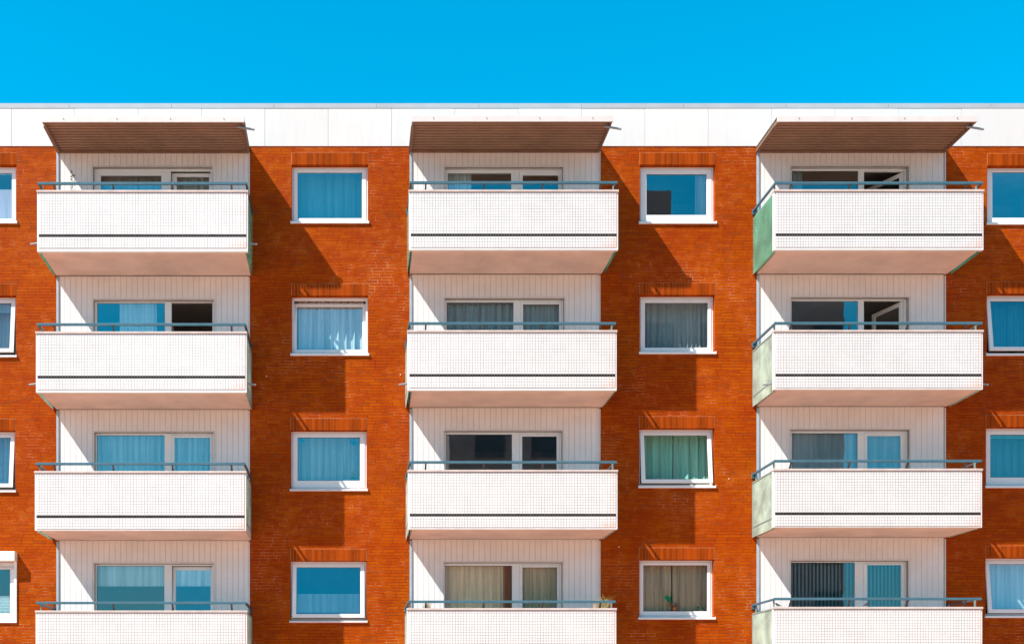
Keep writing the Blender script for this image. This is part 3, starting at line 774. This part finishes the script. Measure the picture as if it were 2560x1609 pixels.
# slim dark climber on the topmost left balcony
d = .35; x = PX(180, d); zf = PZ(690) + .16; zt = PZ(430, d)
t = empty('climbing_plant', (x, -d, zf)); tag(t, 'thin dark withered climber against the boards of the topmost left balcony', 'plant')
bm = NB(); lathe(bm, x, -d, [(.10, zf), (.13, zf + .24), (.14, zf + .24), (.14, zf + .27), (.12, zf + .27)]); obj('pot', bm, POT, t)
bm = NB(); rnd = random.Random(4)
tube(bm, [(x, -d, zf + .24), (x + .01, -d, zf + .8), (x - .005, -d, zf + 1.4), (x + .005, -d, zt)], [.012, .011, .009, .005], 6)
obj('stem', bm, DSTR, t)
bm = NB(); LEAFD = plain('dark_dry_leaf', (.07, .09, .05), .7, .3, 9)
for i in range(70):
    z = rnd.uniform(zf + 1.0, zt + .02); f = (z - zf - 1.0) / (zt - zf - 1.0)
    c = Vector((x + rnd.uniform(-.03, .065), -d + rnd.uniform(-.03, .03), z)); s_ = rnd.uniform(.012, .028)
    a = Vector((rnd.uniform(-1, 1), rnd.uniform(-.4, .4), rnd.uniform(-1, 1))).normalized() * s_; b_ = a.cross(Vector((rnd.random(), 1, rnd.random()))).normalized() * s_ * .5
    quad(bm, c - a, c - b_, c + a, c + b_)
obj('leaves', bm, LEAFD, t)

# birds on the lowest right coping
BIRD = plain('grey_bird_plumage', (.16, .13, .13), .8, .25, 30); BEAK = plain('dark_beak', (.05, .045, .04), .5, .1, 9)
def bird(px, py, facing, label):
    d = 1.20; x = PX(px, d); z = PZ(py, 1.25)
    t = empty('small_bird', (x, -d, z)); tag(t, label, 'bird', 'small birds on the parapet')
    f = facing; bm = NB()
    # tail, rump, belly, breast, neck, head, brow along one continuous loft
    pts = [(-.075, .018), (-.045, .026), (-.02, .034), (.005, .042), (.022, .055), (.032, .068), (.044, .072)]
    rs = [.004, .011, .021, .025, .019, .015, .006]
    tube(bm, [(x + f*a, -d, z + .006 + b_) for a, b_ in pts], rs, 12)
    bo = obj('body', bm, BIRD, t, smooth=True)
    bm = NB(); tube(bm, [(x + f*.045, -d, z + .077), (x + f*.060, -d, z + .074)], [.005, .001], 6); obj('beak', bm, BEAK, t)
    for s_ in (-.009, .009):
        bm = NB(); tube(bm, [(x + f*.002, -d + s_, z + .026), (x + f*.006, -d + s_, z + .001)], .002, 5); obj('leg', bm, BEAK, t)
bird(1944, 1516, -1, 'small grey bird at the left end of the lowest right balcony parapet, facing left')
bird(2167, 1515, 1, 'small grey bird near the middle of the lowest right balcony parapet, facing right')

# vase with leaf and figurine behind the beige curtained window
GLEAF = plain('bright_green_leaf', (.02, .42, .16), .5, .2, 12)
d = -.17; zs_ = PZ(1529, d)
x = PX(1685, d)
t = empty('terracotta_vase', (x, -d, zs_)); tag(t, 'forked terracotta vase with one big green leaf on the window sill before beige curtains', 'vase')
bm = NB(); lathe(bm, x, -d, [(.025, zs_), (.03, zs_ + .02), (.055, zs_ + .05), (.06, zs_ + .085), (.045, zs_ + .11)])
tube(bm, [(x - .02, -d, zs_ + .085), (x - .05, -d, zs_ + .15), (x - .075, -d, zs_ + .21)], [.036, .028, .018], 10)
tube(bm, [(x + .02, -d, zs_ + .085), (x + .045, -d, zs_ + .14), (x + .05, -d, zs_ + .19)], [.036, .028, .018], 10)
obj('vase_body', bm, POT, t, smooth=True)
bm = NB(); cxl, czl = x - .125, zs_ + .285
fpts = []
for k in range(14):
    a = 2*math.pi*k/14; fpts.append((cxl + .062*math.cos(a)*(1+.15*math.sin(3*a)) - .02*math.sin(a), -d - .004*math.cos(2*a), czl + .066*math.sin(a)))
top = [bm.verts.new(p) for p in fpts]; bot = [bm.verts.new((p[0], p[1] + .006, p[2])) for p in fpts]
bm.faces.new(top); bm.faces.new(bot[::-1])
for k in range(14): bm.faces.new((top[k], top[(k+1) % 14], bot[(k+1) % 14], bot[k]))
tube(bm, [(x - .075, -d, zs_ + .20), (cxl + .03, -d, czl - .03)], .006, 6)
obj('leaf', bm, GLEAF, t)
bm = NB(); tube(bm, [(x + .04, -d, zs_ + .13), (x + .065, -d, zs_ + .25), (x + .09, -d, zs_ + .275), (x + .17, -d, zs_ + .28)], [.012, .008, .007, .003], 6); obj('stalk', bm, STRAW, t)
CREAM = plain('cream_ceramic', (.75, .58, .45), .4, .1, 9); TURQ = plain('turquoise_plastic', (.02, .35, .42), .4, .1, 9); ORNG = plain('orange_yellow_plush', (.65, .32, .08), .7, .2, 20)
x = PX(1752, d); t = empty('figurine', (x, -d, zs_)); tag(t, 'low cream figurine with two green heads at the right of the beige curtained window', 'figurine')
bm = NB(); tube(bm, [(x - .05, -d, zs_ + .02), (x - .02, -d, zs_ + .035), (x + .03, -d, zs_ + .03), (x + .06, -d, zs_ + .018)], [.014, .03, .028, .012], 12); obj('base', bm, CREAM, t, smooth=True)
for dx, hh in ((-.06, .10), (.04, .08)):
    bm = NB(); lathe(bm, x + dx, -d, [(.008, zs_ + .02), (.010, zs_ + hh - .03), (.022, zs_ + hh - .015), (.024, zs_ + hh), (.016, zs_ + hh + .02), (.004, zs_ + hh + .03)], 10); obj('head', bm, GLEAF, t, smooth=True)
# figurine in the third window of the left gap
zs_ = PZ(1201, d); x = PX(882, d)
t = empty('toy_figure', (x, -d, zs_)); tag(t, 'little turquoise toy with orange top in the right corner of a net curtained window', 'toy')
bm = NB(); lathe(bm, x, -d, [(.05, zs_), (.045, zs_ + .03), (.02, zs_ + .09), (.012, zs_ + .10)], 12); obj('body', bm, TURQ, t, smooth=True)
bm = NB()
lathe(bm, x, -d, [(.01, zs_ + .09), (.028, zs_ + .12), (.026, zs_ + .15), (.01, zs_ + .18)], 10)
for a in range(7):
    an = a * .9; tube(bm, [(x, -d, zs_ + .14), (x + .055*math.cos(an), -d - .01, zs_ + .14 + .05*math.sin(an))], [.012, .002], 5)
obj('head', bm, ORNG, t)
for px, py, sx, sz, lb in ((755, 1101, .055, .07, 'small blue bird shaped sticker in the upper left corner of the net curtained window'), (884, 1105, .10, .085, 'large blue flower sticker in the upper right corner of the net curtained window')):
    dd = -.150; x, z = PX(px, dd), PZ(py, dd); bm = NB(); rnd = random.Random(int(px))
    ps = [(x + sx*math.cos(2*math.pi*k/16)*(.75 + .25*math.sin(k*2.1)), z + sz*.8*math.sin(2*math.pi*k/16)*(.8 + .2*math.cos(k*1.7))) for k in range(16)]
    ft = [bm.verts.new((p, -dd, q)) for p, q in ps]; bk = [bm.verts.new((p, -dd + .003, q)) for p, q in ps]
    bm.faces.new(ft); bm.faces.new(bk[::-1])
    for k in range(16): bm.faces.new((ft[k], ft[(k+1) % 16], bk[(k+1) % 16], bk[k]))
    o = obj('window_sticker', bm, plain('blue_sticker', (.01, .20, .42), .5, .2, 20)); tag(o, lb, 'sticker')

# ------------------------------------------------------------------ the tower across the street, seen only in the window panes
T = empty('tower_block', (14, -38, 0)); tag(T, 'dark tower block across the street, mirrored in the right hand window panes', 'building')
TW = plain('dark_grey_render', (.22, .20, .19), .8, .15, .4); TG = plain('dark_tower_window', (.03, .04, .05), .2, .2, 2)
bm = NB(); box(bm, 5.2, 26.6, -50, -38, 0, 28.7); box(bm, 15.4, 17.4, -44, -38.6, 28.7, 30.5); obj('wall', bm, TW, T)
bm = NB(); tube(bm, [(15.9, -39, 30.5), (15.9, -39, 32.6)], .04, 6); tube(bm, [(15.3, -39, 32.2), (16.6, -39, 32.2)], .03, 6); tube(bm, [(15.5, -39, 31.7), (16.4, -39, 31.7)], .03, 6)
obj('antenna', bm, POST, T)
for fl in range(9):
    for i in range(7):
        bm = NB(); xw = 6.6 + i*3.05; box(bm, xw, xw + 1.6, -38.001, -37.97, 1.2 + fl*2.9, 2.7 + fl*2.9); obj('window', bm, TG, T)
